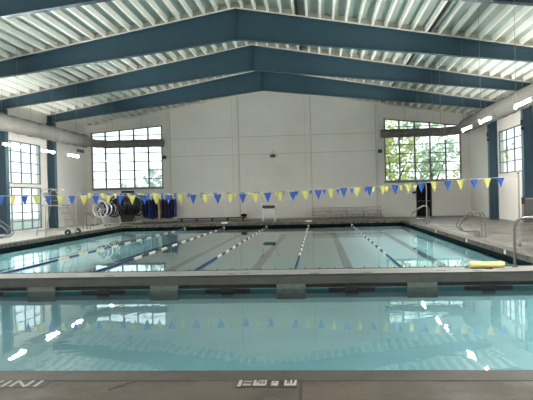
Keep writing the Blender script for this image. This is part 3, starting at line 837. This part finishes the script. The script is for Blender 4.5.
for i in range(3): ob('louvre', MB().box(0, .04, -.75+i*.45, -.45+i*.45, -.1, .12), M['dark'], t)
def spot(x, y, z, s, lab):
    t = thing('column_spotlight', lab, 'spotlight', (x, y, z))
    ob('head', MB().tube([(-s*.02, -.22, .0), (-s*.02, -.14, .01), (-s*.02, 0, .03)], [.09, .09, .05], 12), M['black'], t, smooth=True)
    ob('bracket', MB().tube([(s*.0, 0, .03), (s*.0, -.02, .14), (s*.0, .0, .20)], .02, 6), M['black'], t)
    ob('junction_box', MB().box(-.05, .05, -.03, .05, .18, .42), M['black'], t)
spot(9.55, 35.55, 4.42, 1, 'small black spotlight on the far blue column of the right wall')
spot(9.55, 29.75, 4.42, 1, 'small black spotlight on the near blue column of the right wall')

# ------------------------------------------------------------------ rescue tube on bulkhead
t = thing('rescue_tube', 'yellow foam rescue tube lying on the right end of the bulkhead', 'rescue tube', (3.38, 12.86, 0))
ob('foam_body', MB().tube([(-.36, .0, .065), (-.33, .0, .065), (.30, 0, .065), (.34, .01, .065)], [.035, .063, .063, .05], 14), M['tube'], t, smooth=True)
ob('strap', MB().tube([(-.36, 0, .05), (-.42, .02, .02), (-.44, -.05, .012), (-.30, -.16, .012), (-.05, -.20, .012)], .008, 5), M['black'], t)
ob('buckle', MB().box(-.08, .05, -.23, -.19, 0, .02), M['black'], t)

# depth marker tiles
def dtile(x, y, z, sx, sy, sz, lab, m='tile_white'):
    o = ob('marker_tile', MB().box(-sx/2, sx/2, -sy/2, sy/2, -sz/2, sz/2), M[m], loc=(x, y, z)); tag(o, lab, 'marker tile')
for y, l_ in ((16.7, 'nearest'), (20.9, 'second'), (26.2, 'third'), (33.0, 'farthest')):
    dtile(PX1-.024, y, -.055, .006, .16, .11, 'white depth tile on the right pool edge, %s from the bulkhead' % l_ if l_ != 'nearest' else 'white depth tile on the right pool edge, nearest the bulkhead')
dtile(-11.9, 28.3, .016, .12, .16, .008, 'white tile on the left pool edge beside the wheeled guard chair')
for x, l_ in ((-5.6, 'white tile on the far pool edge left of the white guard chair'), (-.55, 'white tile on the far pool edge below the left end of the bleacher')):
    dtile(x, PF+.10, .052, .36, .12, .10, l_)
dtile(2.05, PF-.03, -.02, .34, .03, .07, 'blue tile on the far pool edge below the bleacher', 'fl_blue')

# ------------------------------------------------------------------ near deck marking: four tiles with raised strokes as seen from the deck
def marking(name, lab, x0, y0, tiles, tw, th, gap):
    t = thing(name, lab, 'floor marking', (x0, y0, 0))
    for i, rows in enumerate(tiles):
        X = i*(tw+gap)
        tl = ob('tile', MB().box(X, X+tw, 0, th, 0, .003), M['tile_black'], t)
        ch = MB(); R_ = len(rows); W = len(rows[0]); px_ = tw*.92/W; py_ = th*.86/R_
        for r_, row in enumerate(rows):
            k = 0
            while k < W:
                if row[k] == '#':
                    e = k
                    while e < W and row[e] == '#': e += 1
                    ch.box(X+tw*.04+k*px_, X+tw*.04+e*px_, th*.07+(R_-1-r_)*py_, th*.07+(R_-r_)*py_, .003, .005); k = e
                else: k += 1
        ob('glyph', ch, M['mark_white'], tl)
    return t
T1 = ["##......", "##.#####", "##......", "##......", "##.#####", "##.#####", "##......"]
T2 = ["##..#####", "##.#....#", "##.#.##.#", "####....#", "#########", "#########", "........."]
T3 = ["........", "..####..", "..#..#..", "..####..", "..####..", "..####..", "........"]
T4 = [".##...##..##", ".##...##..##", ".##.#.##..##", ".##.#.##.###", ".###########", ".###########", "............"]
marking('depth_marking', 'small black and white tile marking set in the near deck, centre', -.695, 4.985, [T1, T2, T3, T4], .118, .20, .006)
# slanting white letters on the left part of the deck
t = thing('painted_marking', 'white slanted letters on the near deck at the left edge', 'floor marking', (-2.98, 4.98, 0))
ob('ground_patch', MB().box(-.62, .66, -.0, .19, 0, .002), M['tile_black'], t)
def stroke(pts, w_=.028):
    b_ = MB()
    for (xa, ya), (xb, yb) in zip(pts[:-1], pts[1:]):
        v = Vector((xb-xa, yb-ya, 0)); n_ = Vector((-v.y, v.x, 0)).normalized()*w_/2
        q = [Vector((xa, ya, 0))+n_, Vector((xb, yb, 0))+n_, Vector((xb, yb, 0))-n_, Vector((xa, ya, 0))-n_]
        b_.prism([(p.x, p.y) for p in q], 'z', .002, .004)
    return b_
for k, g_ in enumerate([[(.58, .01), (.58, .18)], [(.37, .01), (.37, .18), (.50, .01), (.50, .18)], [(.30, .01), (.30, .18)], [(.10, .18), (.165, .01), (.23, .18)], [(.02, .01), (.02, .18)],
                        [(-.20, .01), (-.07, .01), (-.03, .06), (-.03, .13), (-.07, .18), (-.20, .18), (-.20, .01)]]):
    ob('letter', stroke(g_), M['mark_white'], t)

# ------------------------------------------------------------------ outside
struct('ground', MB().box(-70, 70, -40, 120, -2.0, -1.6), M['grass'])
struct('path', MB().box(-22, -16.2, -40, 60, -1.6, -1.56), M['path'])
def tree(x, y, h_, r, m, lab, n=900):
    t = thing('tree', lab, 'tree', (x, y, -1.6))
    ob('trunk', MB().tube([(0, 0, 0), (.1, 0, h_*.35), (-.1, .1, h_*.7)], [.22, .16, .07], 8).tube([(.05, 0, h_*.35), (r*.5, 0, h_*.65)], [.1, .03], 6).tube([(.05, 0, h_*.3), (-r*.5, .2, h_*.6)], [.1, .03], 6), M['bark'], t)
    b_ = MB(); rnd = random.Random(int(x*31+y*7))
    blobs = [(rnd.uniform(-.6, .6)*r, rnd.uniform(-.5, .5)*r, h_*rnd.uniform(.35, .95), r*rnd.uniform(.3, .5)) for _ in range(12)]
    for _ in range(n):
        bx_, by_, bz, br_ = rnd.choice(blobs)
        d_ = Vector((rnd.gauss(0, 1), rnd.gauss(0, 1), rnd.gauss(0, 1))).normalized()*br_*rnd.uniform(.6, 1.05)
        c_ = Vector((bx_, by_, bz))+d_; s = rnd.uniform(.10, .24)
        u = Vector((rnd.gauss(0, 1), rnd.gauss(0, 1), rnd.gauss(0, 1))).normalized(); w_ = u.orthogonal().normalized()
        k = len(b_.v); b_.v += [c_+u*s, c_+w_*s*.6, c_-u*s, c_-w_*s*.6]; b_.f.append((k, k+1, k+2, k+3))
    ob('crown', b_, m, t, nrm=False)
tree(5.5, 47, 8.5, 2.4, M['leaf1'], 'yellow green tree outside the left part of the right far window', 1500)
tree(9.0, 50, 9.5, 2.6, M['leaf2'], 'green tree outside the middle of the right far window', 1400)
tree(12.0, 47.5, 8.5, 2.4, M['leaf1'], 'yellow green tree outside the right part of the right far window', 1300)
tree(-12.0, 49.5, 5.8, 2.2, M['leaf3'], 'pale tree outside the right part of the left far window', 800)
tree(-15.8, 53, 4.2, 2.2, M['leaf3'], 'pale low tree outside the left part of the left far window', 600)
tree(-20.5, 34.6, 2.6, 1.2, M['leaf2'], 'green shrub outside the tall left windows', 500)
tree(16.5, 40, 7.5, 2.4, M['leaf3'], 'pale tree outside the right wall windows', 700)

# ------------------------------------------------------------------ world, portals
wd = bpy.data.worlds.new('sky'); bpy.context.scene.world = wd; wd.use_nodes = True
nt = wd.node_tree; bg = nt.nodes['Background']
tc = nt.nodes.new('ShaderNodeTexCoord'); sx = nt.nodes.new('ShaderNodeSeparateXYZ'); nt.links.new(tc.outputs['Generated'], sx.inputs[0])
cr = nt.nodes.new('ShaderNodeValToRGB'); cr.color_ramp.elements[0].position = .0; cr.color_ramp.elements[0].color = (.80, .92, .92, 1)
cr.color_ramp.elements[1].position = .7; cr.color_ramp.elements[1].color = (.62, .78, .95, 1)
nt.links.new(sx.outputs['Z'], cr.inputs['Fac']); nt.links.new(cr.outputs['Color'], bg.inputs['Color'])
bg.inputs['Strength'].default_value = .85
def portal(loc, rot, sx_, sy_):
    l = bpy.data.lights.new('window_portal', 'AREA'); l.shape = 'RECTANGLE'; l.size = sx_; l.size_y = sy_; l.cycles.is_portal = True
    o = bpy.data.objects.new('window_portal', l); C.objects.link(o); o.location = loc; o.rotation_euler = rot
portal(((wl[0]+wl[1])/2, YF+.2, 4.4), (-PI/2, 0, 0), 5, 4.4)
portal(((wr[0]+wr[1])/2, YF+.2, 4.4), (-PI/2, 0, 0), 5, 4.4)
for a, c in YL: portal((XL-.2, (a+c)/2, 2.5), (0, -PI/2, 0), 5, c-a)
for a, c in YR: portal((XR+.2, (a+c)/2, 3.7), (0, PI/2, 0), 2.6, c-a)

# ------------------------------------------------------------------ camera
cam = bpy.data.cameras.new('camera'); co = bpy.data.objects.new('camera', cam); C.objects.link(co)
Rm = ((0.9963305820901746, 0.02410634740575479, 0.08212341448458653), (0.08197921548629093, 0.006911973070412783, -0.9966100706176545), (-0.024592263419750803, 0.9996855048679195, 0.004910390704072217))
co.matrix_world = Matrix.Translation((0, 0, 1.54)) @ Matrix(Rm).to_4x4()
cam.sensor_fit = 'HORIZONTAL'; cam.sensor_width = 36; cam.lens = 620/533*36; cam.clip_end = 300; cam.clip_start = .05
sc = bpy.context.scene; sc.camera = co
sc.view_settings.view_transform = 'Standard'; sc.view_settings.look = 'None'; sc.view_settings.gamma = 1; sc.view_settings.exposure = 1.35
sc.cycles.max_bounces = 10; sc.cycles.diffuse_bounces = 5; sc.cycles.transparent_max_bounces = 12
sc.cycles.use_denoising = True
sc.cycles.caustics_reflective = True; sc.cycles.blur_glossy = .5
